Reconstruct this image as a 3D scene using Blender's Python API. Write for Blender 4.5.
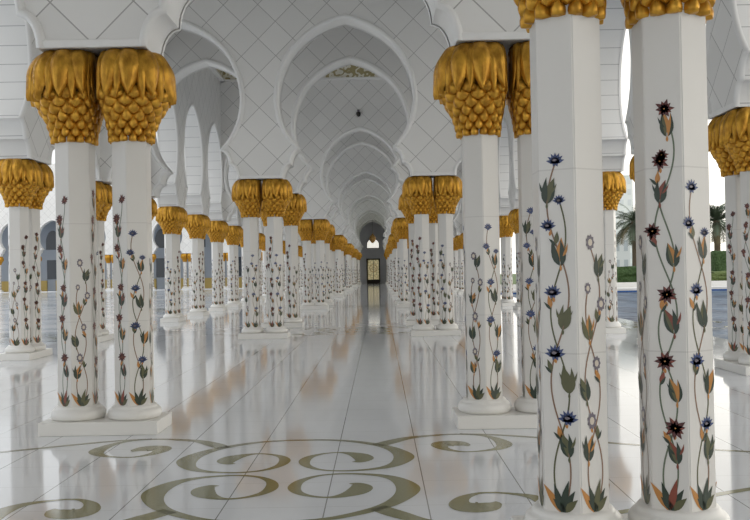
import bpy, bmesh, math, random
from mathutils import Matrix, Vector
PI = math.pi
R = math.radians
C = bpy.context.scene.collection
for o in list(bpy.data.objects): bpy.data.objects.remove(o)
S = bpy.context.scene

# ------------------------------------------------------------------ camera, sky, exposure
F = 885.0
cam = bpy.data.objects.new('camera', bpy.data.cameras.new('camera')); C.objects.link(cam)
cam.data.sensor_width = 36; cam.data.lens = F / 750 * 36; cam.data.clip_end = 2000
cam.matrix_world = (Matrix.Translation((0, 0, 1.6)) @ Matrix.Rotation(math.atan(4 / F), 4, 'Z')
                    @ Matrix.Rotation(PI / 2 + math.atan(11 / F), 4, 'X') @ Matrix.Rotation(-R(1.0), 4, 'Z'))
S.camera = cam
W = bpy.data.worlds.new('sky'); S.world = W; W.use_nodes = True
wn = W.node_tree; wn.nodes.clear()
tc = wn.nodes.new('ShaderNodeTexCoord'); sx = wn.nodes.new('ShaderNodeSeparateXYZ')
wn.links.new(tc.outputs['Generated'], sx.inputs[0])
mr = wn.nodes.new('ShaderNodeMapRange'); mr.inputs[1].default_value = -0.6; mr.inputs[2].default_value = 0.5
wn.links.new(sx.outputs[0], mr.inputs[0])
mz = wn.nodes.new('ShaderNodeMapRange'); mz.inputs[1].default_value = 0.02; mz.inputs[2].default_value = 0.7
wn.links.new(sx.outputs[2], mz.inputs[0])
m1 = wn.nodes.new('ShaderNodeMixRGB'); m1.inputs[1].default_value = (.93, .97, 1.0, 1); m1.inputs[2].default_value = (1.0, .955, .87, 1)
wn.links.new(mr.outputs[0], m1.inputs[0])
m2 = wn.nodes.new('ShaderNodeMixRGB'); m2.inputs[2].default_value = (.93, .95, .97, 1)
wn.links.new(mz.outputs[0], m2.inputs[0]); wn.links.new(m1.outputs[0], m2.inputs[1])
gx = wn.nodes.new('ShaderNodeMapRange'); gx.inputs[1].default_value = .05; gx.inputs[2].default_value = .6; wn.links.new(sx.outputs[0], gx.inputs[0])
gz = wn.nodes.new('ShaderNodeMapRange'); gz.inputs[1].default_value = .50; gz.inputs[2].default_value = .08; wn.links.new(sx.outputs[2], gz.inputs[0])
gm = wn.nodes.new('ShaderNodeMath'); gm.operation = 'MULTIPLY'; wn.links.new(gx.outputs[0], gm.inputs[0]); wn.links.new(gz.outputs[0], gm.inputs[1])
m3 = wn.nodes.new('ShaderNodeMixRGB'); m3.inputs[2].default_value = (2.05, 1.96, 1.76, 1); wn.links.new(gm.outputs[0], m3.inputs[0]); wn.links.new(m2.outputs[0], m3.inputs[1])
bg = wn.nodes.new('ShaderNodeBackground'); bg.inputs[1].default_value = 1.6
wn.links.new(m3.outputs[0], bg.inputs[0])
wo = wn.nodes.new('ShaderNodeOutputWorld'); wn.links.new(bg.outputs[0], wo.inputs[0])
S.view_settings.view_transform = 'Standard'; S.view_settings.look = 'None'
S.view_settings.gamma = 1; S.view_settings.use_curve_mapping = False
S.view_settings.exposure = -0.38
S.cycles.max_bounces = 12; S.cycles.diffuse_bounces = 7; S.cycles.glossy_bounces = 4
S.cycles.use_denoising = True
S.cycles.caustics_reflective = False; S.cycles.caustics_refractive = False

# ------------------------------------------------------------------ materials
def mat(name, col, rough=.5, metal=0.0, spec=.5):
    m = bpy.data.materials.new(name); m.use_nodes = True
    b = m.node_tree.nodes['Principled BSDF']
    b.inputs['Base Color'].default_value = (*col, 1); b.inputs['Roughness'].default_value = rough
    b.inputs['Metallic'].default_value = metal; b.inputs['Specular IOR Level'].default_value = spec
    return m
class NT:
    def __init__(s, m): s.m = m; s.t = m.node_tree; s.b = s.t.nodes['Principled BSDF']
    def n(s, ty, **k):
        x = s.t.nodes.new(ty)
        for a, v in k.items(): setattr(x, a, v)
        return x
    def l(s, a, b): s.t.links.new(a, b)
    def math(s, op, a, b=None):
        x = s.n('ShaderNodeMath', operation=op)
        for i, v in enumerate((a, b)):
            if v is None: continue
            if isinstance(v, (int, float)): x.inputs[i].default_value = v
            else: s.l(v, x.inputs[i])
        return x.outputs[0]
    def obj(s, which='Object'):
        t = s.n('ShaderNodeTexCoord'); x = s.n('ShaderNodeSeparateXYZ'); s.l(t.outputs[which], x.inputs[0]); return t.outputs[which], x.outputs
    def pos(s):
        t = s.n('ShaderNodeNewGeometry'); x = s.n('ShaderNodeSeparateXYZ'); s.l(t.outputs['Position'], x.inputs[0]); return t.outputs['Position'], x.outputs
    def line(s, p, eps):                       # 1 on thin lines at whole numbers of p
        f = s.math('FRACT', p); f = s.math('SUBTRACT', f, .5); f = s.math('ABSOLUTE', f)
        return s.math('GREATER_THAN', f, .5 - eps)
    def mix(s, f, a, b):
        x = s.n('ShaderNodeMixRGB')
        for i, v in enumerate((f, a, b)):
            if isinstance(v, (int, float)): x.inputs[i].default_value = v
            elif isinstance(v, tuple): x.inputs[i].default_value = (*v, 1)
            else: s.l(v, x.inputs[i])
        return x.outputs[0]
    def noise(s, vec, scale, detail=3, stretch=None):
        if stretch:
            mp = s.n('ShaderNodeMapping'); mp.inputs['Scale'].default_value = stretch; s.l(vec, mp.inputs[0]); vec = mp.outputs[0]
        x = s.n('ShaderNodeTexNoise'); x.inputs['Scale'].default_value = scale; x.inputs['Detail'].default_value = detail
        s.l(vec, x.inputs['Vector']); return x.outputs['Fac']
    def bump(s, h, strength, dist=.01):
        x = s.n('ShaderNodeBump'); x.inputs['Strength'].default_value = strength; x.inputs['Distance'].default_value = dist
        s.l(h, x.inputs['Height']); s.l(x.outputs[0], s.b.inputs['Normal'])

WHITE = (.74, .735, .715)
def tile_mat(name, ax):
    m = mat(name, WHITE, .45); k = NT(m); v, o = k.obj()
    D = .84
    p = k.math('DIVIDE', k.math('ADD', o[ax], o[2]), D); q = k.math('DIVIDE', k.math('SUBTRACT', o[ax], o[2]), D)
    ln = k.math('MAXIMUM', k.line(p, .012), k.line(q, .012))
    wn_ = k.n('ShaderNodeTexWhiteNoise', noise_dimensions='2D')
    cb = k.n('ShaderNodeCombineXYZ'); k.l(k.math('FLOOR', p), cb.inputs[0]); k.l(k.math('FLOOR', q), cb.inputs[1]); k.l(cb.outputs[0], wn_.inputs['Vector'])
    c = k.mix(wn_.outputs['Value'], (.76, .75, .73), (.82, .81, .79))
    c = k.mix(ln, c, (.42, .41, .395)); k.l(c, k.b.inputs['Base Color'])
    return m
M_tx = tile_mat('diamond_marble_x', 0); M_ty = tile_mat('diamond_marble_y', 1)
def soffit_mat():
    m = mat('soffit_marble', WHITE, .45); k = NT(m); v, o = k.obj()
    ln = k.line(k.math('DIVIDE', o[2], .36), .02)
    k.l(k.mix(ln, (.77, .765, .75), (.42, .42, .42)), k.b.inputs['Base Color']); return m
M_sof = soffit_mat()
M_plain = mat('plain_white_marble', (.83, .825, .81), .4)
def marble(name, col, rough):
    m = mat(name, col, rough); k = NT(m); v, o = k.obj()
    n = k.noise(v, 2.2, 5); n = k.math('MULTIPLY', n, .5)
    d = tuple(c * .90 for c in col)
    c = k.mix(n, col, d)
    return m, k, o, c
M_shaft, k, o, c = marble('shaft_marble', (.715, .695, .66), .28)
ln = k.line(k.math('DIVIDE', k.math('SUBTRACT', o[2], 1.0), 1.0), .004)
k.l(k.mix(ln, c, (.6, .58, .55)), k.b.inputs['Base Color'])
M_base, k, o, c = marble('base_marble', (.78, .765, .73), .3); k.l(c, k.b.inputs['Base Color'])
# polished floor
M_floor, k, o, c = marble('polished_floor_marble', (.755, .77, .795), .06)
v, o = k.pos()
lx = k.line(k.math('DIVIDE', k.math('ADD', o[0], .745 - .35), .70), .006)
ly = k.line(k.math('DIVIDE', k.math('SUBTRACT', o[1], 6.05), .70), .003)
c = k.mix(lx, c, (.24, .24, .23)); c = k.mix(ly, c, (.45, .45, .44)); k.l(c, k.b.inputs['Base Color'])
rn = k.noise(v, 1.3, 3); k.l(k.math('ADD', k.math('MULTIPLY', rn, .06), .04), k.b.inputs['Roughness'])
k.b.inputs['IOR'].default_value = 1.5
M_olive = mat('olive_inlay_stone', (.215, .205, .095), .10)
k = NT(M_olive); v, o = k.pos(); k.l(k.mix(k.noise(v, 60, 2), (.18, .17, .075), (.26, .25, .12)), k.b.inputs['Base Color'])
M_court = mat('courtyard_marble', (.72, .76, .80), .12); k = NT(M_court); v, o = k.pos()
n = k.noise(v, .35, 4, (.25, 1.3, 1)); cr = k.n('ShaderNodeValToRGB'); cr.color_ramp.elements[0].position = .42; cr.color_ramp.elements[1].position = .58
cr.color_ramp.elements[0].color = (.50, .54, .58, 1); cr.color_ramp.elements[1].color = (.78, .79, .80, 1)
k.l(n, cr.inputs[0]); k.l(cr.outputs[0], k.b.inputs['Base Color'])
# gilded capitals
M_gold = mat('gilded_palm_leaf', (.60, .33, .035), .36, .62); k = NT(M_gold); v, o = k.obj()
n = k.noise(v, 16, 4, (1, 1, .5)); k.l(k.mix(k.math('MULTIPLY', k.math('SUBTRACT', n, .28), 2.0), (.36, .16, .012), (.82, .45, .055)), k.b.inputs['Base Color'])
st = k.noise(v, 60, 2, (1, 1, .12)); k.bump(st, .06, .01)
M_core = mat('gilded_core', (.22, .10, .01), .55, .4)
def flat(n, c, r=.3): return mat(n, c, r)
M_stem = flat('brown_stem_stone', (.24, .14, .085)); M_stem2 = flat('green_stem_stone', (.13, .16, .10))
M_green = flat('dark_green_stone', (.02, .036, .02)); M_olv = flat('olive_leaf_stone', (.10, .10, .04))
M_orange = flat('amber_stone', (.50, .22, .05)); M_red = flat('red_jasper', (.22, .05, .025)); M_maroon = flat('maroon_stone', (.085, .016, .014))
M_blue = flat('lapis_blue_stone', (.05, .075, .19)); M_viol = flat('grey_violet_stone', (.16, .14, .17)); M_cream = flat('cream_stone', (.62, .55, .45))
VM = [M_stem, M_stem2, M_green, M_olv, M_orange, M_red, M_maroon, M_blue, M_viol, M_cream]
STEM, STEM2, GREEN, OLV, ORANGE, RED, MAROON, BLUE, VIOL, CREAM = range(10)

# ------------------------------------------------------------------ helpers
def link(name, bm, mats, parent=None, loc=(0, 0, 0), rz=0, smooth=False, recalc=False):
    if recalc: bmesh.ops.recalc_face_normals(bm, faces=bm.faces[:])
    me = bpy.data.meshes.new(name); bm.to_mesh(me); bm.free()
    for m in (mats if isinstance(mats, (list, tuple)) else [mats]): me.materials.append(m)
    if smooth: me.polygons.foreach_set('use_smooth', [True] * len(me.polygons))
    return inst(name, me, parent, loc, rz)
def inst(name, me, parent=None, loc=(0, 0, 0), rz=0):
    o = bpy.data.objects.new(name, me); C.objects.link(o); o.location = loc; o.rotation_euler = (0, 0, rz)
    if parent: o.parent = parent
    return o
def box(bm, a, b, mi=0, bev=0):
    vs = [bm.verts.new((x, y, z)) for x in (a[0], b[0]) for y in (a[1], b[1]) for z in (a[2], b[2])]
    fs = []
    for q in ((0, 1, 3, 2), (4, 6, 7, 5), (0, 4, 5, 1), (2, 3, 7, 6), (0, 2, 6, 4), (1, 5, 7, 3)):
        f = bm.faces.new([vs[i] for i in q]); f.material_index = mi; fs.append(f)
    if bev:
        es = list({e for f in fs for e in f.edges}); bmesh.ops.bevel(bm, geom=es, offset=bev, segments=2, affect='EDGES', profile=.5)
def lathe(bm, prof, n=32, c=(0, 0), mi=0, cap=False):
    rings = [[bm.verts.new((c[0] + r * math.cos(2 * PI * i / n), c[1] + r * math.sin(2 * PI * i / n), z)) for i in range(n)] for r, z in prof]
    for a, b in zip(rings, rings[1:]):
        for i in range(n):
            f = bm.faces.new((a[i], a[(i + 1) % n], b[(i + 1) % n], b[i])); f.material_index = mi
    if cap: bm.faces.new(rings[-1]); bm.faces.new(rings[0][::-1])
def tag(o, label=None, cat=None, group=None, kind=None):
    for k_, v_ in (('label', label), ('category', cat), ('group', group), ('kind', kind)):
        if v_: o[k_] = v_
    return o
def struct(name, bm, m, **k): return tag(link(name, bm, m, **k), kind='structure')
def thing(name, label, cat, loc=(0, 0, 0), rz=0, group=None):
    o = bpy.data.objects.new(name, None); C.objects.link(o); o.location = loc; o.rotation_euler = (0, 0, rz)
    o.empty_display_size = .2
    return tag(o, label, cat, group)

# ------------------------------------------------------------------ layout (metres)
XC = -.745; P = 4.2; H = P / 2; GAP = .2925        # centre of the aisle, bay, half bay, half pair spacing
YA = lambda n: 4.97 + 16.8 * n
YB = lambda n: 9.17 + 16.8 * n
ZS = 3.89; ZT = 10.9; TH = .62
XL = XC - 1.5 * P; XR = XC + 1.5 * P
NB = 7                                              # double rows along the aisle
YEND = 114.0

# ------------------------------------------------------------------ floor and ground
bm = bmesh.new(); box(bm, (XL - .75, -31, -.3), (XR + 1.9, YEND + .4, 0)); floor_ = struct('floor', bm, M_floor)
bm = bmesh.new(); box(bm, (-90, -20, -.5), (XL - .75, 125, -.06)); struct('ground', bm, M_court)

# ------------------------------------------------------------------ arch walls
def spline(pts, n=4):
    out = []
    for i in range(len(pts) - 1):
        p0 = pts[max(i - 1, 0)]; p1 = pts[i]; p2 = pts[i + 1]; p3 = pts[min(i + 2, len(pts) - 1)]
        for j in range(n):
            t = j / n
            out.append(tuple(.5 * (2 * b + (c_ - a) * t + (2 * a - 5 * b + 4 * c_ - d) * t * t + (3 * b - a - 3 * c_ + d) * t ** 3) for a, b, c_, d in zip(p0, p1, p2, p3)))
    return out + [pts[-1]]
PROF = [(1.36 + .20 * math.cos(a), 3.89 + .35 * math.sin(a)) for a in [PI / 2 * i / 7 for i in range(8)]]
PROF += [(1.137 + .223 * math.cos(a), 4.24 + .36 * math.sin(a)) for a in [PI / 2 * i / 7 for i in range(1, 8)]]
NL = len(PROF)
PROF += spline([(1.137, 4.60), (1.38, 4.9), (1.55, 5.25), (1.63, 5.6), (1.648, 5.95), (1.55, 6.45), (1.32, 6.93), (1.0, 7.28), (.65, 7.53), (.33, 7.68), (0, 7.78)])[1:]
def wall_mesh(name, ax, n, ztop, th=TH):
    bm = bmesh.new(); t = th / 2
    def P3(s, d, z): return (s, d, z - ZS - .05) if ax == 0 else (d, s, z - ZS - .05)
    for m in range(n):
        for sg in (-1, 1):
            c = m * P + H; rows = []
            for d in (-t, t):
                pr = [bm.verts.new(P3(c + sg * u, d, z)) for u, z in PROF]
                e0 = bm.verts.new(P3(c + sg * H, d, ZS)); e1 = bm.verts.new(P3(c + sg * H, d, ztop)); e2 = bm.verts.new(P3(c, d, ztop))
                f = bm.faces.new(pr + [e2, e1, e0]); f.material_index = 0
                rows.append((pr, e0, e1))
            (a, a0, a1), (b, b0, b1) = rows
            for i in range(len(a) - 1):
                f = bm.faces.new((a[i], a[i + 1], b[i + 1], b[i])); f.material_index = 1; f.smooth = True
            f = bm.faces.new((a0, a[0], b[0], b0)); f.material_index = 1
            if (m == 0 and sg < 0) or (m == n - 1 and sg > 0): f = bm.faces.new((a0, a1, b1, b0)); f.material_index = 1
    bm.normal_update(); big = [f for f in bm.faces if len(f.verts) > 4]
    bmesh.ops.triangulate(bm, faces=big)
    bmesh.ops.remove_doubles(bm, verts=bm.verts[:], dist=1e-5)
    bmesh.ops.recalc_face_normals(bm, faces=bm.faces[:])
    for e in bm.edges:
        if len(e.link_faces) == 2 and e.calc_face_angle(0) > R(35): e.smooth = False
    me = bpy.data.meshes.new(name); bm.to_mesh(me); bm.free()
    for m_ in ((M_tx, M_ty)[ax], (M_plain, M_sof)[ax]): me.materials.append(m_)
    return me
def mould_mesh(name, ax, th=TH):
    bm = bmesh.new(); t = th / 2
    pts = [(-u, z) for u, z in PROF] + [(u, z) for u, z in PROF[::-1][1:]]
    n = len(pts); half = len(PROF)
    for side in (-1, 1):
        prev = None
        for i, (u, z) in enumerate(pts):
            def nrm(a, b):
                dx, dz = b[0] - a[0], b[1] - a[1]; L = math.hypot(dx, dz) or 1
                return (-dz / L, dx / L)
            ns = []
            if i > 0: ns.append(nrm(pts[i - 1], pts[i]))
            if i < n - 1: ns.append(nrm(pts[i], pts[i + 1]))
            nx = sum(a[0] for a in ns); nz = sum(a[1] for a in ns); L = math.hypot(nx, nz) or 1
            nx, nz = nx / L, nz / L
            k_ = min(i, n - 1 - i); w = .075 if k_ < NL - 1 else .07 + .035 * min(1, (k_ - NL + 1) / 8)
            if i == 0 or i == n - 1: nx, nz = (-1 if i == 0 else 1), 0
            row = []
            for off, pr in ((-.012, -.02), (-.02, .015), (0, .042), (.35, .058), (.75, .042), (1, 0)):
                o_ = off * w if off > 0 else off
                d = side * (t + pr); uu, zz = u + nx * o_, max(z + nz * o_, ZS - .001)
                row.append(bm.verts.new((uu, d, zz) if ax == 0 else (d, uu, zz)))
            if prev:
                for j in range(len(row) - 1):
                    f = bm.faces.new((prev[j], prev[j + 1], row[j + 1], row[j])); f.smooth = True
            prev = row
    bmesh.ops.recalc_face_normals(bm, faces=bm.faces[:])
    me = bpy.data.meshes.new(name); bm.to_mesh(me); bm.free(); me.materials.append(M_plain); return me
def ledge_mesh(ax, th=TH):
    bm = bmesh.new(); t = th / 2 + .035
    a, b = (-.54, -t, ZS), (.54, t, ZS + .085)
    if ax: a, b = (-t, -.54, ZS), (t, .54, ZS + .085)
    box(bm, a, b, 0, .015); me = bpy.data.meshes.new('ledge'); bm.to_mesh(me); bm.free(); me.materials.append(M_plain); return me
MOULD = [mould_mesh('arch_moulding', 0), mould_mesh('arch_moulding', 1)]
LEDGE = [ledge_mesh(0), ledge_mesh(1)]
def arch_wall(name, me, ax, s0, n, c, ledges=None):
    loc = (s0, c, ZS + .05) if ax == 0 else (c, s0, ZS + .05)
    o = tag(inst(name, me, None, loc), kind='structure')
    def at(s): return (s, 0, -ZS - .05) if ax == 0 else (0, s, -ZS - .05)
    for m in range(n): inst('arch_moulding', MOULD[ax], o, at(m * P + H))
    for m in (range(n + 1) if ledges is None else ledges): inst('ledge', LEDGE[ax], o, at(m * P))
    return o
WX = wall_mesh('wall_cross', 0, 3, ZT)
for n in range(NB):
    for y in (YA(n), YB(n)): arch_wall('wall_cross', WX, 0, XL, 3, y, (1, 2))
for y in (YB(-1), YA(-1)): arch_wall('wall_cross', WX, 0, XL, 3, y, (1, 2))  # arcade continued unseen behind the camera, added to dim light from there
bm = bmesh.new(); box(bm, (XL - .3, -31, 0), (XR + .3, -30.7, ZT)); struct('wall_back_blocker', bm, M_plain)  # unseen wall added to shut out sky light from behind the camera
K0, K1 = -8, 22
WY = wall_mesh('wall_side', 1, K1 - K0, ZT)
arch_wall('wall_left', WY, 1, YA(0) + K0 * P, K1 - K0, XL)
KR = 25
arch_wall('wall_right', wall_mesh('wall_side', 1, KR - K0, ZT), 1, YA(0) + K0 * P, KR - K0, XR)
YC = YA(0) + K1 * P; YR = YA(0) + KR * P
for nm, x, yc in (('wall_left', XL, YC), ('wall_right', XR, YR)):                # closed end of the arcade
    bm = bmesh.new(); box(bm, (x - .3, yc - .3, 0), (x + .3, YEND + .3, ZT)); struct(nm, bm, M_plain)
for nm, x in (('wall_left', XC - H - .3), ('wall_right', XC + H + .3)):
    bm = bmesh.new(); box(bm, (x - .2, YB(6) + .8, 0), (x + .2, YEND, ZT)); struct(nm, bm, M_plain)
M_end = mat('grey_end_wall', (.62, .64, .70), .5)
bm = bmesh.new(); box(bm, (XL, YEND, 0), (XR, YEND + .3, ZT)); struct('wall_end', bm, M_end)

# ceiling, domes, carved frieze
bm = bmesh.new()
def quad(a, b, z): box(bm, (a[0], a[1], z), (b[0], b[1], z + .3))
quad((XL - .3, -31), (XR + .3, YB(-2) + .31), ZT)
for n in range(-1, NB):
    quad((XL - .3, YA(n) - .31), (XR + .3, YB(n) + .31), ZT)
quad((XL - .3, YB(NB - 1) + .31), (XR + .3, YEND + .3), ZT)
for n in range(-2, NB - 1):
    y0, y1 = YB(n) + .31, YA(n + 1) - .31; cy = (y0 + y1) / 2; rr = 5.4; N = 48
    ring, sq = [], []
    for i in range(N):
        a = 2 * PI * i / N; ca, sa = math.cos(a), math.sin(a); s = 1 / max(abs(ca), abs(sa))
        ring.append(bm.verts.new((XC + rr * ca, cy + rr * sa, ZT)))
        sq.append(bm.verts.new((XC + (XR + .3 - XC) * ca * s, cy + (y1 - y0) / 2 * sa * s, ZT)))
    for i in range(N): bm.faces.new((ring[i], sq[i], sq[(i + 1) % N], ring[(i + 1) % N]))
struct('ceiling', bm, M_plain)
for n in range(-2, NB - 1):
    bm = bmesh.new(); rr = 5.4
    lathe(bm, [(rr * math.cos(a), rr * .9 * math.sin(a)) for a in [PI / 2 * .98 * i / 10 for i in range(11)]], 48)
    struct('dome', bm, M_plain, loc=(XC, (YB(n) + YA(n + 1)) / 2, ZT), smooth=True)
M_frz = mat('carved_gilt_plaster', (.6, .55, .4), .5); k = NT(M_frz); v, o = k.pos()
wv = k.n('ShaderNodeTexWave', wave_type='RINGS'); wv.inputs['Scale'].default_value = 1.0; wv.inputs['Distortion'].default_value = 14; wv.inputs['Detail'].default_value = 1.5; wv.inputs['Detail Scale'].default_value = 2.6
k.l(v, wv.inputs['Vector']); cr = k.n('ShaderNodeValToRGB'); cr.color_ramp.elements[0].color = (.40, .34, .17, 1); cr.color_ramp.elements[1].color = (.80, .77, .66, 1)
cr.color_ramp.elements[0].position = .4; cr.color_ramp.elements[1].position = .6; k.l(wv.outputs['Fac'], cr.inputs[0]); k.l(cr.outputs[0], k.b.inputs['Base Color']); k.bump(wv.outputs['Fac'], .6, .05)
for n in range(0, 4):
    y0, y1 = YB(n) + .31, YA(n + 1) - .31
    bm = bmesh.new()
    for a, b in (((XL + .3, y1 - .14, 9.98), (XR - .3, y1, ZT)), ((XL + .31, y0, 9.98), (XL + .45, y1, ZT)), ((XR - .45, y0, 9.98), (XR - .31, y1, ZT))): box(bm, a, b, 0)
    for a, b in (((XL + .3, y1 - .2, 9.9), (XR - .3, y1, 9.98)), ((XL + .31, y0, 9.9), (XL + .51, y1, 9.98)), ((XR - .51, y0, 9.9), (XR - .31, y1, 9.98))): box(bm, a, b, 1)
    struct('trim_%d' % (n + 1), bm, [M_frz, M_plain])

# ------------------------------------------------------------------ scroll inlay of the floor
S1 = [(0, 1.38, .06), (-.2, 1.37, .06), (-.45, 1.29, .075), (-.72, 1.07, .10), (-.87, .82, .14), (-.93, .54, .18), (-.85, .26, .12), (-.69, .11, .07), (-.45, .05, .045),
      (-.25, .10, .045), (-.12, .26, .075), (-.085, .46, .10), (-.13, .63, .075), (-.24, .74, .045), (-.36, .775, .045), (-.46, .73, .10), (-.55, .63, .17), (-.585, .50, .17), (-.55, .40, .10), (-.49, .38, .01)]
S2 = [(-.70, 1.06, .14), (-.84, 1.24, .15), (-1.04, 1.43, .10), (-1.4, 1.55, .06), (-1.66, 1.50, .06), (-1.80, 1.33, .09), (-1.86, 1.05, .15), (-1.79, .85, .10), (-1.62, .74, .05), (-1.45, .72, .045),
      (-1.32, .83, .09), (-1.27, .98, .15), (-1.32, 1.08, .26), (-1.42, 1.09, .24), (-1.5, 1.02, .12), (-1.52, .96, .01)]
S3 = [(-1.5, 1.57, .06), (-1.8, 1.50, .06), (-2.12, 1.36, .07), (-2.75, 1.04, .07), (-3.3, .76, .07), (-3.9, .52, .06)]
def stroke(bm, pts, mx, my):
    p = spline(pts, 8); prev = None
    for i in range(len(p)):
        a = p[max(i - 1, 0)]; b = p[min(i + 1, len(p) - 1)]; dx, dy = b[0] - a[0], b[1] - a[1]; L = math.hypot(dx, dy) or 1
        nx, ny = -dy / L, dx / L; x, y, w = p[i]; w = max(w, .004) / 2
        r = [bm.verts.new((mx * (x + s * nx * w), my * (y + s * ny * w), 0)) for s in (-1, 1)]
        if prev:
            f = bm.faces.new((prev[0], r[0], r[1], prev[1]))
        prev = r
bm = bmesh.new()
for mx in (-1, 1):
    for my in (-1, 1):
        for s in (S1, S2, S3): stroke(bm, s, mx, my)
bmesh.ops.recalc_face_normals(bm, faces=bm.faces[:])
for f in bm.faces:
    if f.normal.z < 0: f.normal_flip()
scr = link('scroll_inlay', bm, M_olive, floor_, (XC, YA(0) + H, .0015))
for n in range(3):
    for dx in (-1, 0, 1):
        if n == 0 and dx == 0: continue
        inst('scroll_inlay', scr.data, floor_, (XC + 2 * P * dx, YA(n) + H, .0015))

# ------------------------------------------------------------------ column templates
AP = .1767; SIDE = .204; Z0 = .135
def base_mesh():
    bm = bmesh.new()
    lathe(bm, [(.24, 0), (.262, .006), (.272, .03), (.273, .055), (.266, .082), (.25, .10), (.232, .108), (.23, .118), (.222, .128), (.212, .14), (.0001, .142)], 40)
    bmesh.ops.recalc_face_normals(bm, faces=bm.faces[:])
    me = bpy.data.meshes.new('base'); bm.to_mesh(me); bm.free(); me.materials.append(M_base); me.polygons.foreach_set('use_smooth', [True] * len(me.polygons)); return me
def shaft_mesh():
    bm = bmesh.new(); rr = SIDE
    lo = [bm.verts.new((rr * math.cos(R(30 + 60 * i) + R(60)), rr * math.sin(R(30 + 60 * i) + R(60)), .135)) for i in range(6)]
    hi = [bm.verts.new((v_.co.x, v_.co.y, 2.90)) for v_ in lo]
    for i in range(6): bm.faces.new((lo[i], lo[(i + 1) % 6], hi[(i + 1) % 6], hi[i]))
    bm.faces.new(hi); bm.faces.new(lo[::-1])
    bmesh.ops.bevel(bm, geom=[e for e in bm.edges if abs(e.verts[0].co.z - e.verts[1].co.z) > 1], offset=.006, segments=2, affect='EDGES')
    me = bpy.data.meshes.new('shaft'); bm.to_mesh(me); bm.free(); me.materials.append(M_shaft); return me
def capital_mesh():
    rnd = random.Random(4); bm = bmesh.new()
    zb, zt = 2.98 - Z0, 3.89 - Z0
    core = [(.165, 0), (.172, .02), (.185, .11), (.225, .21), (.285, .31), (.34, .41), (.37, .50), (.375, .66), (.36, .78), (.32, .865), (.25, .907)]
    def core_r(z):
        for (r0, z0), (r1, z1) in zip(core, core[1:]):
            if z <= z1: return r0 + (r1 - r0) * (z - z0) / (z1 - z0)
        return core[-1][0]
    lathe(bm, [(r - .012, z + zb) for r, z in core], 32, mi=1)
    bm.faces.new([bm.verts.new((.25 * math.cos(a), .25 * math.sin(a), zt - .001)) for a in [2 * PI * i / 24 for i in range(24)]]).material_index = 1
    # pointed scales
    rows = 7; N = 13
    for r in range(rows):
        zc = .475 - r * .071
        for i in range(N):
            a = 2 * PI * (i + .5 * (r % 2)) / N; rr = core_r(max(zc, 0)); w = 2 * PI * rr / N * .58; L = .125; nu, nv = 6, 6
            g = []
            for iv in range(nv + 1):
                t = iv / nv; z = zc + .045 - L * t
                wd = w * (math.sin(PI * (.18 + .80 * (1 - t) ** .8)) ** .75 if t < 1 else 0.0) if t > .0 else w * .55
                row = []
                for iu in range(nu + 1):
                    s = iu / nu * 2 - 1
                    out = .010 + .058 * math.sin(PI * min(1, t * .62 + .12)) * (1 - s * s) ** .6 + .022 * t
                    R_ = core_r(max(z, 0)) + out * (.35 + .65 * (1 - s * s)) - .006; ang = a + s * wd / rr
                    row.append(bm.verts.new((R_ * math.cos(ang), R_ * math.sin(ang), max(z, -.015) + zb)))
                g.append(row)
            for iv in range(nv):
                for iu in range(nu):
                    try: f = bm.faces.new((g[iv][iu], g[iv + 1][iu], g[iv + 1][iu + 1], g[iv][iu + 1])); f.smooth = True
                    except ValueError: pass
    # long drooping fronds, two overlapping tiers
    def leaf(a, z0, z1, wmax, lift, tipout):
        nv, nu = 22, 14; g = []; tw = rnd.uniform(-.05, .05)
        for iv in range(nv + 1):
            t = iv / nv; z = z0 + (z1 - z0) * t
            base = (.255 + .145 * math.sin(min(t * 1.9, 1) * PI / 2) ** .7 + .02 * max(0, t - .55) - .012 * max(0, t - .9) / .1) + lift
            wd = wmax * (.62 + .38 * math.sin(PI * min(1, t * 1.15 + .1))) * (1 if t < .72 else max(.03, 1 - ((t - .72) / .28) ** 1.7)) * (1 - .07 * (iv % 2))
            row = []
            for iu in range(nu + 1):
                s = iu / nu * 2 - 1
                groove = -.012 * math.exp(-(s / .17) ** 2) + .016 * math.exp(-(s / .07) ** 2)
                barb = .0045 * math.cos((abs(s) * .55 - t * 1.9) * 26) * (1 - math.exp(-(s / .2) ** 2))
                R_ = base + .056 * (1 - abs(s) ** 2.2) + groove + barb - .004
                ang = a + tw * t + s * wd / max(R_, .2)
                row.append(bm.verts.new((R_ * math.cos(ang), R_ * math.sin(ang), z + zb)))
            g.append(row)
        for iv in range(nv):
            for iu in range(nu):
                f = bm.faces.new((g[iv][iu], g[iv + 1][iu], g[iv + 1][iu + 1], g[iv][iu + 1])); f.smooth = True
    N = 11
    for i in range(N): leaf(2 * PI * (i + .5) / N + .1, .893, .40 - .03 * rnd.random(), .080, -.014, .0)
    for i in range(N): leaf(2 * PI * i / N + .1, .907, .445 - .05 * rnd.random(), .118, .010, .0)
    # the two capitals of a pair grow together at the mid-plane (+x side)
    x0, xm = .17, GAP - .003
    for v_ in bm.verts:
        if v_.co.x > x0: v_.co.x = x0 + (xm - x0) * (1 - math.exp(-(v_.co.x - x0) / (xm - x0)))
    bmesh.ops.recalc_face_normals(bm, faces=bm.faces[:])
    me = bpy.data.meshes.new('capital'); bm.to_mesh(me); bm.free(); me.materials.append(M_gold); me.materials.append(M_core)
    return me

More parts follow.
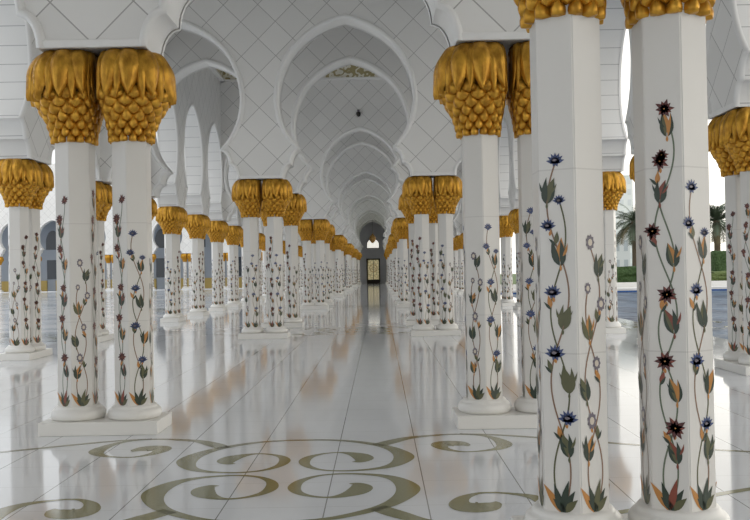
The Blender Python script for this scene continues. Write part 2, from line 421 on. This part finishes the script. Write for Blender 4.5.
# flower vines of coloured stone, drawn on one face of the shaft: u across, z up
def vine_polys(style, top, seed):
    rd = random.Random(seed); out = []
    zb = .145
    def poly(pts, m, lay): out.append((pts, m, lay))
    def rib(pts, w, m, lay=0):
        for a, b in zip(pts, pts[1:]):
            dx, dz = b[0] - a[0], b[1] - a[1]; L = math.hypot(dx, dz) or 1; nx, nz = -dz / L * w / 2, dx / L * w / 2
            poly([(a[0] - nx, a[1] - nz), (b[0] - nx, b[1] - nz), (b[0] + nx, b[1] + nz), (a[0] + nx, a[1] + nz)], m, lay)
    VS = .82
    def leaf(u, z, ang, L, w, m, lay=1, bend=.15, m2=None):
        L *= VS; w *= VS
        ca, sa = math.cos(ang), math.sin(ang)
        T = [0, .1, .25, .42, .6, .8, 1]; prof = [.06, .5, .9, 1, .82, .42, 0]
        def xf(x, y): return (u + x * ca - y * sa, z + x * sa + y * ca)
        for sg, mm in ((1, m), (-1, m if m2 is None else m2)):
            mid = [xf(t * L, bend * L * t * t) for t in T]; ed = [xf(t * L, sg * q * w / 2 + bend * L * t * t) for t, q in zip(T, prof)]
            for i in range(6):
                q = [mid[i], mid[i + 1], ed[i + 1], ed[i]] if i < 5 else [mid[i], mid[i + 1], ed[i]]
                poly(q, mm, lay)
    def star(u, z, r, n, m, cm, inner=.5):
        r *= VS
        poly([(u + (r if i % 2 == 0 else r * inner) * math.cos(PI * i / n + .3), z + (r if i % 2 == 0 else r * inner) * math.sin(PI * i / n + .3)) for i in range(2 * n)], m, 2)
        poly([(u + r * .24 * math.cos(PI * i / 4), z + r * .24 * math.sin(PI * i / 4)) for i in range(8)], cm, 3)
    def flower(u, z, sc=1):
        if style == 'M':
            [leaf(u, z, 2 * PI * k_ / 10 + rd.uniform(-.12, .12), .068 * sc * rd.uniform(.8, 1.1), .03 * sc, MAROON, 2, .1, RED if k_ % 3 == 0 else MAROON) for k_ in range(10)]; star(u, z, .022 * sc, 6, RED, ORANGE, .6)
        elif style == 'B':
            for k_ in range(7): leaf(u, z - .02 * sc, R(10 + 160 * k_ / 6), .068 * sc, .026 * sc, BLUE, 2, 0)
            for k_ in range(4): leaf(u, z - .015 * sc, R(200 + 140 * k_ / 3), .042 * sc, .024 * sc, BLUE, 2, 0)
            leaf(u - .018 * sc, z - .008, 0, .036 * sc, .02 * sc, VIOL, 3, 0)
        else:
            n = 9; r = .042 * sc
            poly([(u + .8 * (r if i % 2 == 0 else r * .78) * math.cos(PI * i / n), z + (r if i % 2 == 0 else r * .78) * 1.15 * math.sin(PI * i / n)) for i in range(2 * n)], VIOL, 2)
            poly([(u + r * .38 * math.cos(PI * i / 5), z + r * .5 * math.sin(PI * i / 5)) for i in range(10)], CREAM, 3)
    def bud(u, z, sc, bulb, lf, dirn=0):
        sgn = rd.choice((-1, 1))
        leaf(u, z + .02, R(90 + dirn + 6 * sgn), .135 * sc, .052 * sc, bulb, 1, .1 * sgn, bulb)
        leaf(u - .006, z, R(112 + dirn), .150 * sc, .040 * sc, lf, 2, -.28, OLV if sgn > 0 else lf)
        leaf(u + .006, z, R(68 + dirn), .140 * sc, .038 * sc, lf if rd.random() < .6 else bulb, 2, .28, lf)
        if rd.random() < .7: leaf(u - .012, z + .05, R(140 + dirn), .075 * sc, .016 * sc, lf, 3, -.35)
        if rd.random() < .7: leaf(u + .012, z + .05, R(40 + dirn), .075 * sc, .016 * sc, bulb, 3, .35)
        leaf(u, z - .03, 1.57, .045, .016, bulb, 3, 0)
    amp = .040 + .012 * rd.random(); lam = .42 + .06 * rd.random(); a2 = rd.uniform(.006, .014); p2 = rd.uniform(0, 6)
    fa = lambda z: amp * math.sin(PI * (z - zb) / lam) + a2 * math.sin(5.3 * z + p2)
    fb = lambda z: -.8 * amp * math.sin(PI * (z - zb) / lam * 1.12) + a2 * math.sin(6.1 * z + p2 + 2)
    st = STEM2 if style == 'M' else STEM
    N = int((top - zb - .05) / .03)
    zs = [zb + .03 + (top - .04 - zb - .03) * i / N for i in range(N + 1)]
    rib([(fa(z), z) for z in zs], .009, st)
    zs2 = [z for z in zs if z < top - .25]
    rib([(fb(z), z) for z in zs2], .009, st if style != 'B' else OLV)
    cols = {'M': (ORANGE, RED), 'B': (ORANGE, OLV), 'G': (ORANGE, OLV)}[style]
    for k_, (an, m) in enumerate(((118, cols[0]), (100, GREEN), (82, cols[1] if style != 'B' else GREEN), (66, GREEN), (50, OLV), (130, GREEN))):
        leaf((k_ - 2.5) * .006, zb - .005, R(an), (.21, .19, .22, .17, .13, .12)[k_], .05, m, 1 + k_ % 3, .08 * (1 if an > 90 else -1))
    z = zb + .25 + .05 * rd.random(); q = rd.randrange(2)
    while z < top - .12:
        f_ = fa if q % 2 else fb; g_ = fb if q % 2 else fa
        bud(f_(z), z, .95 + .25 * rd.random(), cols[q % 2] if rd.random() < .8 else OLV, GREEN if rd.random() < .75 else OLV, rd.uniform(-14, 14))
        z2 = z + rd.uniform(.10, .13)
        if z2 < top - .2: leaf(g_(z2), z2, R(90 + rd.uniform(-25, 25)), .085, .034, cols[(q + 1) % 2], 2, .1); leaf(g_(z2), z2 - .01, R(90 + rd.choice((-38, 38))), .07, .02, GREEN, 3, .1)
        z3 = z + rd.uniform(.19, .235)
        if z3 < top - .1:
            flower(g_(z3) * 1.2, z3, rd.uniform(.85, 1.1)); leaf(g_(z3), z3 - .065, 1.57 + rd.uniform(-.3, .3), .045, .02, cols[0], 1, 0)
        z += rd.uniform(.325, .375); q += 1
    flower(fa(top - .04), top - .02, .95); flower(fb(zs2[-1]), zs2[-1] + .01, .7)
    return out
VPOLY = {}
def vine_bm(bm, polys, ang):
    ca, sa = math.cos(ang), math.sin(ang)
    for pts, m, lay in polys:
        y = -AP - .0012 - .0007 * lay
        f = bm.faces.new([bm.verts.new((u * ca - y * sa, u * sa + y * ca, z)) for u, z in pts]); f.material_index = m
        n_ = f.normal if f.normal.length else None
        f.normal_update()
        if f.normal.dot(Vector((sa, -ca, 0))) < 0: f.normal_flip()
VSPEC = {'M': ('M', 2.26), 'B': ('B', 1.92), 'G': ('G', 1.62), 'T': ('B', 2.08), 'S': ('M', 2.34)}   # style, top above the plinth
VMESH = {}
for k_, (sty, top) in VSPEC.items():
    for s in range(2):
        pl = vine_polys(sty, top, hash_seed := (ord(k_) * 7 + s * 31)); VPOLY[k_, s] = pl
        bm = bmesh.new(); vine_bm(bm, pl, 0); me = bpy.data.meshes.new('flower_vine'); bm.to_mesh(me); bm.free()
        for m in VM: me.materials.append(m)
        VMESH[k_, s] = me
KINDS = {1: 'TGMBSG', 2: 'SBGMTG', 3: 'MGSBGT', 4: 'GBMGSB', 5: 'MBGTMG'}     # vines on the faces at -30, 30, 90, 150, 210, 270 degrees
ALLV = {}
for kd, s6 in KINDS.items():
    bm = bmesh.new()
    for i, ch in enumerate(s6): vine_bm(bm, VPOLY[ch, i % 2], R(-30 + 60 * i))
    me = bpy.data.meshes.new('flower_vine'); bm.to_mesh(me); bm.free()
    for m in VM: me.materials.append(m)
    ALLV[kd] = me
BASE, SHAFT, CAP = base_mesh(), shaft_mesh(), capital_mesh()
VL = {'M': 'vine with dark red flowers', 'S': 'vine with dark red flowers', 'B': 'vine with blue flowers', 'T': 'vine with blue flowers', 'G': 'vine with grey ring flowers'}
def column(x, y, rz, nb, kind, near, label, group):
    r = thing('column', label, 'column', (x, y, Z0), rz, group); r['kind'] = 'thing'
    inst('base', BASE, r)
    sh = inst('shaft', SHAFT, r)
    cp = inst('capital', CAP, r, (0, 0, 0), 0 if nb > 0 else PI); cp['label'] = 'gilded palm-leaf capital'
    if near:
        for i, ch in enumerate(KINDS[kind]): inst('flower_vine', VMESH[ch, i % 2], sh, (0, 0, 0), R(-30 + 60 * i))['label'] = VL[ch]
    else: inst('flower_vine', ALLV[kind], sh)
    return r
bm = bmesh.new(); box(bm, (-.6, -.31, 0), (.6, .31, Z0), 0, .008); PL = bpy.data.meshes.new('plinth'); bm.to_mesh(PL); bm.free(); PL.materials.append(M_base)
ORD = ['first', 'second', 'third', 'fourth', 'fifth', 'sixth', 'seventh', 'eighth', 'ninth', 'tenth', 'eleventh', 'twelfth', 'thirteenth', 'fourteenth', 'fifteenth', 'sixteenth', 'seventeenth', 'eighteenth', 'nineteenth', 'twentieth', 'twenty-first', 'twenty-second', 'twenty-third', 'twenty-fourth']
def plinth(x, y, rz, label, group): tag(inst('plinth', PL, None, (x, y, 0), rz), label, 'plinth', group)

for side, xs in (('left', XC - H), ('right', XC + H)):
    for i in range(2 * NB):
        y = YA(i // 2) if i % 2 == 0 else YB(i // 2)
        if side == 'left':
            where = 'pair level with the camera on the left' if i == 0 else '%s pair along the left of the central aisle' % ORD[i - 1]
        else:
            where = 'foreground pair, right of the central aisle' if i == 0 else '%s pair along the right of the central aisle' % ORD[i]
        g = 'column pairs lining the central aisle'
        for s in (-1, 1):
            inner = (s > 0) == (side == 'left')
            kind = {(1, -1): 3, (1, 1): 5}.get((i, s), 2 + (i + (s > 0)) % 3) if side == 'left' else {(0, -1): 1, (0, 1): 2, (1, -1): 4, (1, 1): 1}.get((i, s), 1 + (i * 2 + (s > 0)) % 5)
            lab = 'inlaid white column, %s one of the %s' % ('aisle-side' if inner else 'outer', where)
            if side == 'right' and i == 0:
                lab = 'large foreground white column with blue flowers, nearer the aisle' if s < 0 else 'large foreground white column with dark red flowers, at the right'
            if side == 'left' and i == 1:
                lab = 'white column with red and grey flowers, left one on the big left plinth' if s < 0 else 'white column with red and blue flowers, right one on the big left plinth'
            column(xs + s * GAP, y, 0, -s, kind, i < 5, lab, 'columns lining the central aisle')
        plinth(xs, y, 0, 'low white marble plinth under the %s' % where, 'plinths lining the central aisle')
for side, xs in (('left', XL), ('right', XR)):
    for k_ in range(2, (K1 if side == 'left' else KR)):
        y = YA(0) + k_ * P
        o_ = ORD[k_ - 3] if side == 'left' and k_ > 2 else ORD[k_ - 2]
        if side == 'left' and k_ == 2: where = 'outer left pair just outside the picture'
        else: where = '%s outer pair beside the %s' % (o_, 'courtyard' if side == 'left' else 'pool')
        for s in (-1, 1):
            column(xs, y + s * GAP, PI / 2, -s, 2 + (k_ + (s > 0)) % 4, k_ < 5, 'inlaid white column, %s one of the %s' % ('near' if s < 0 else 'far', where), 'columns of the outer %s row' % side)
        plinth(xs, y, PI / 2, 'low white plinth under the %s' % where, 'plinths of the outer %s row' % side)

# ------------------------------------------------------------------ end of the aisle: door, lunette, lantern
M_dark = mat('dark_bronze', (.03, .025, .02), .4, .3)
M_pane = mat('lit_ornate_glass', (.5, .42, .22), .3); k = NT(M_pane); v, o = k.obj()
vo = k.n('ShaderNodeTexVoronoi', feature='DISTANCE_TO_EDGE'); vo.inputs['Scale'].default_value = 3.2; k.l(v, vo.inputs['Vector'])
k.l(k.mix(k.math('GREATER_THAN', vo.outputs['Distance'], .07), (.12, .09, .03), (.75, .66, .38)), k.b.inputs['Emission Color']); k.b.inputs['Emission Strength'].default_value = .55
M_lune = mat('lit_lunette_glass', (.8, .8, .75), .3); NT(M_lune).b.inputs['Emission Color'].default_value = (1, .97, .88, 1); NT(M_lune).b.inputs['Emission Strength'].default_value = 1.0
bm = bmesh.new()
for a, b in (((-.86, -.1, 0), (-.7, 0, 3.2)), ((.7, -.1, 0), (.86, 0, 3.2)), ((-.7, -.1, 3.03), (.7, 0, 3.2)), ((-.7, -.1, 0), (.7, 0, .5)), ((-.03, -.08, .5), (.03, -.01, 3.03))): box(bm, a, b)
dr = struct('door_1', bm, M_dark, loc=(XC, YEND, 0))
bm = bmesh.new(); box(bm, (-.7, -.05, .5), (.7, -.02, 3.03)); link('door_pane', bm, M_pane, dr)
M_brass = mat('dark_brass', (.52, .30, .10), .4, .5)
bm = bmesh.new()
N = 32
for rad, w in ((.5, .07), (.24, .05)):
    o_r = [(rad * math.cos(2 * PI * i / N), 1.95 + rad * math.sin(2 * PI * i / N)) for i in range(N)]; i_r = [((rad - w) * math.cos(2 * PI * i / N), 1.95 + (rad - w) * math.sin(2 * PI * i / N)) for i in range(N)]
    vo_ = [[bm.verts.new((x, d, z)) for x, z in q] for d in (-.09, -.05) for q in (o_r, i_r)]
    for i in range(N):
        j = (i + 1) % N
        for A, B in ((0, 1), (2, 3), (0, 2), (1, 3)): bm.faces.new((vo_[A][i], vo_[A][j], vo_[B][j], vo_[B][i]))
link('rosette', bm, M_brass, dr, recalc=True)
def half_arch(w, z0, z1, n=14): return [(-w, z0), (w, z0)] + [(w * math.cos(PI * i / n), z0 + (z1 - z0) * (.35 + .65 * math.sin(PI * i / n))) for i in range(n + 1)]
def plate(bm, pts, y0, y1, mi=0):
    a = [bm.verts.new((x, y0, z)) for x, z in pts]; b = [bm.verts.new((x, y1, z)) for x, z in pts]
    f = [bm.faces.new(a), bm.faces.new(b[::-1])]
    for i in range(len(pts)): f.append(bm.faces.new((a[i], b[i], b[(i + 1) % len(pts)], a[(i + 1) % len(pts)])))
    for q in f: q.material_index = mi
bm = bmesh.new(); plate(bm, half_arch(.78, 4.55, 5.75), -.04, 0); win = struct('window_1', bm, M_lune, loc=(XC, YEND, 0), recalc=True)
bm = bmesh.new()
ha = half_arch(.84, 4.5, 5.84); hb = half_arch(.76, 4.58, 5.74)
va = [[bm.verts.new((x, d, z)) for x, z in q] for d in (-.1, -.03) for q in (ha, hb)]
for i in range(len(ha)):
    j = (i + 1) % len(ha)
    for A, B in ((0, 1), (2, 3), (0, 2), (1, 3)): bm.faces.new((va[A][i], va[A][j], va[B][j], va[B][i]))
link('window_frame', bm, M_dark, win, recalc=True)
ln_ = thing('hanging_lantern', 'small brass lantern hanging before the lit lunette at the aisle end', 'lamp', (XC, YEND - 6, 5.0))
bm = bmesh.new(); lathe(bm, [(.02, 0), (.18, .1), (.36, .35), (.42, .6), (.3, .85), (.14, 1.05), (.03, 1.2)], 16, cap=True); link('lamp_body', bm, M_brass, ln_, smooth=True)
bm = bmesh.new(); lathe(bm, [(.015, 1.2), (.015, ZT - 5.0)], 8, cap=True); link('rod', bm, M_dark, ln_)
# small security camera over the second arch
sc_ = thing('security_camera', 'small dark dome camera on tiled wall above the second arch', 'camera', (-.78, YA(2) - .36, 8.42))
bm = bmesh.new(); box(bm, (-.05, .0, .04), (.05, .045, .18), 0, .01); link('bracket', bm, M_viol, sc_)
bm = bmesh.new(); lathe(bm, [(.01, -.14), (.07, -.11), (.1, -.03), (.095, .04), (.03, .07)], 16, (0, -.06), cap=True); link('housing', bm, M_dark, sc_, smooth=True)

# ------------------------------------------------------------------ left: arcade across the courtyard
YF = 97.0
NF = 10
WF = wall_mesh('wall_far', 0, NF, 14.0)
XF = -23.1 - H + 3 * P + P - NF * P
arch_wall('wall_far', WF, 0, XF, NF, YF)
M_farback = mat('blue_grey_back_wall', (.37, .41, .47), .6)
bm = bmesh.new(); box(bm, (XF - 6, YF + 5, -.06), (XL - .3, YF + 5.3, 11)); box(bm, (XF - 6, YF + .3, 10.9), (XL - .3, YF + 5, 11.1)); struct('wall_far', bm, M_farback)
M_gdado = mat('gilded_dado', (.52, .38, .12), .5, .2); M_win = mat('dark_window_glass', (.05, .06, .075), .15)
bm = bmesh.new(); box(bm, (XF - 6, YF - 1.2, -.06), (XL - .75, YF + 5, .0)); struct('floor', bm, M_floor)
wi = 2
for m in range(NF):
    cx = XF + m * P + H
    bm = bmesh.new(); plate(bm, half_arch(.8, 4.7, 6.9), YF + 4.92, YF + 5.0); w_ = struct('window_%d' % wi, bm, M_win, recalc=True); wi += 1
    w_.location.x = cx - 1.9
    bm = bmesh.new(); box(bm, (-.7, YF + 4.92, 1.3), (.7, YF + 5.0, 3.5)); w_ = struct('window_%d' % wi, bm, M_win); wi += 1
    w_.location.x = cx - 1.9
    bm = bmesh.new(); box(bm, (-1.6, YF + 4.8, 0), (1.6, YF + 5.0, 1.15), 0, .02); w_ = struct('trim_%d' % (10 + m), bm, M_gdado); w_.location.x = cx
for m in range(NF):
    x = XF + m * P; w = ORD[NF - 1 - m]
    for s in (-1, 1): column(x + s * GAP, YF, 0, -s, 2 + m % 4, False, 'distant gold-topped column, %s of the %s far courtyard pair from right' % ('left' if s < 0 else 'right', w), 'columns of the arcade across the courtyard')
    plinth(x, YF, 0, 'low distant plinth under the %s far courtyard pair from right' % w, 'plinths of the arcade across the courtyard')

# ------------------------------------------------------------------ right: pool, hedges, palms, buildings
M_water = mat('pool_water', (.05, .085, .15), .3); k = NT(M_water); v, o = k.pos()
k.bump(k.noise(v, 1.1, 3, (1, .6, 1)), .8, .4)
rp = k.noise(v, .8, 4, (1, .35, 1)); k.l(k.mix(k.math('MULTIPLY', k.math('SUBTRACT', rp, .35), 2.2), (.025, .05, .10), (.13, .19, .27)), k.b.inputs['Base Color']); k.b.inputs['IOR'].default_value = 1.07
XE = XR + 1.9
bm = bmesh.new(); box(bm, (XE, -20, -.9), (140, 63, -.22)); struct('pool_water', bm, M_water)
M_kerb = mat('pale_stone_kerb', (.72, .71, .69), .5)
M_btile = mat('blue_pool_tile', (.03, .10, .30), .2)
bm = bmesh.new(); box(bm, (XE, 63, -.8), (140, 63.3, -.10), 1); box(bm, (XE, 63, -.1), (140, 66, .05), 0); box(bm, (XE, 66, .05), (140, 66.5, .42), 0); struct('pool_kerb', bm, [M_kerb, M_btile])
M_lawn = mat('lawn', (.10, .16, .05), .9); k = NT(M_lawn); v, o = k.pos(); k.l(k.mix(k.noise(v, 2, 4), (.07, .12, .03), (.17, .22, .09)), k.b.inputs['Base Color'])
bm = bmesh.new(); box(bm, (XE, 66.5, -.5), (240, 260, .05)); struct('lawn', bm, M_lawn)
M_hedge = mat('hedge_leaves', (.04, .09, .025), .8); k = NT(M_hedge); v, o = k.pos(); nz = k.noise(v, 5, 4); k.l(k.mix(nz, (.02, .05, .012), (.10, .17, .06)), k.b.inputs['Base Color']); k.bump(nz, 1, .2)
M_hedge2 = mat('light_hedge_leaves', (.15, .2, .05), .8); k = NT(M_hedge2); v, o = k.pos(); nz = k.noise(v, 5, 4); k.l(k.mix(nz, (.07, .11, .025), (.20, .25, .09)), k.b.inputs['Base Color']); k.bump(nz, 1, .2)
def hedge(x0, x1, y0, y1, h, m, seed, label):
    rd = random.Random(seed); bm = bmesh.new(); box(bm, (x0, y0, .05), (x1, y1, h))
    bmesh.ops.subdivide_edges(bm, edges=bm.edges[:], cuts=9, use_grid_fill=True)
    for v_ in bm.verts:
        if v_.co.z > .1: v_.co += Vector((rd.uniform(-.1, .1), rd.uniform(-.12, .12), rd.uniform(-.1, .1)))
    tag(link('hedge', bm, m, smooth=True), label, 'hedge', 'clipped hedges beyond the pool')
def wx(px, y): return (px - 379) / F * y
hedge(wx(706, 76), wx(733, 76), 74, 77, 2.75, M_hedge, 1, 'tall dark clipped hedge in front of the right palm')
hedge(wx(700, 70), wx(752, 70), 69, 70.5, 1.05, M_hedge2, 2, 'low light green hedge below the tall dark hedge')
hedge(wx(600, 80), wx(648, 80), 77.5, 79, 1.55, M_hedge, 3, 'low dark hedge under the left palm')
M_bark = mat('palm_bark', (.16, .12, .085), .9); k = NT(M_bark); v, o = k.obj(); k.bump(k.noise(v, 9, 2, (1, 1, 3)), .8, .1)
M_frond = mat('palm_frond', (.10, .13, .085), .6)
M_dead = mat('dry_palm_frond', (.15, .12, .06), .7)
def palm(x, y, h, rad, seed, label):
    rd = random.Random(seed); t = thing('palm_tree', label, 'tree', (x, y, .05), 0, 'date palms beyond the pool')
    bm = bmesh.new(); lathe(bm, [(.42, 0), (.34, .4), (.28, h * .4), (.27, h * .8), (.36, h - .35), (.3, h + .2)], 14, cap=True); link('trunk', bm, M_bark, t, smooth=True)
    bm = bmesh.new()
    for i in range(54):
        az = rd.uniform(0, 2 * PI); el = R(rd.uniform(-25, 85)); L = rad * rd.uniform(.9, 1.15); pts = []
        p = Vector((0, 0, h)); d = el
        for j in range(9):
            pts.append(p.copy()); p = p + Vector((math.cos(az) * math.cos(d), math.sin(az) * math.cos(d), math.sin(d))) * L / 8; d -= R(rd.uniform(6, 12))
        mi = 1 if el < R(-12) else 0
        sd = Vector((-math.sin(az), math.cos(az), 0))
        for j in range(8):
            a, b = pts[j], pts[j + 1]; w = .03
            f = bm.faces.new([bm.verts.new(a - sd * w), bm.verts.new(b - sd * w), bm.verts.new(b + sd * w), bm.verts.new(a + sd * w)]); f.material_index = mi
            if j < 1: continue
            for s in (-1, 1):
                for q in (0, .33, .66):
                    c0 = a.lerp(b, q); ll = .62 * math.sin(PI * (j + q + .6) / 9.5) + .1; ax = (b - a).normalized()
                    tip = c0 + sd * s * ll * .75 + ax * ll * .65 + Vector((0, 0, -.16 * ll - rd.uniform(0, .1)))
                    f = bm.faces.new([bm.verts.new(c0), bm.verts.new(c0 + ax * .10), bm.verts.new(tip)]); f.material_index = mi
    link('fronds', bm, [M_frond, M_dead], t)
palm(wx(635, 82), 82, 5.6, 2.9, 3, 'date palm seen between the nearest columns, behind the low hedge')
palm(wx(717, 80), 80, 5.4, 2.5, 8, 'date palm standing behind the tall dark hedge at the right')
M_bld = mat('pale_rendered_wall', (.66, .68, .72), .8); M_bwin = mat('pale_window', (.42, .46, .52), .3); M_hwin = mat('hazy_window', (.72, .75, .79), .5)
def building(x0, x1, y, h, cols, rows, label, wmat, winm):
    t = thing('building', label, 'building', ((x0 + x1) / 2, y, .05)); w = (x1 - x0) / 2
    bm = bmesh.new(); box(bm, (-w, 0, 0), (w, 12, h)); link('wall', bm, wmat, t)
    bm = bmesh.new(); box(bm, (-w - .2, -.2, h), (w + .2, 12.2, h + .4)); link('roof', bm, wmat, t)
    for i in range(cols):
        for j in range(rows):
            cx = -w + 2 * w * (i + .5) / cols; cz = h * (j + .55) / rows; ww, hh = w / cols * .45, h / rows * .28
            bm = bmesh.new(); box(bm, (cx - ww, -.06, cz - hh), (cx + ww, 0, cz + hh)); link('window', bm, winm, t)
M_haze = mat('hazy_tower_wall', (.84, .86, .88), .8)  # distance haze is put into the pale wall and window colours
building(wx(596, 150), wx(630, 150), 150, 6.6, 4, 2, 'low pale building behind the left palm', M_bld, M_bwin)
building(wx(604, 240), wx(634, 240), 240, 26, 4, 9, 'faint tall hazy building above the low pale building', M_haze, M_hwin)
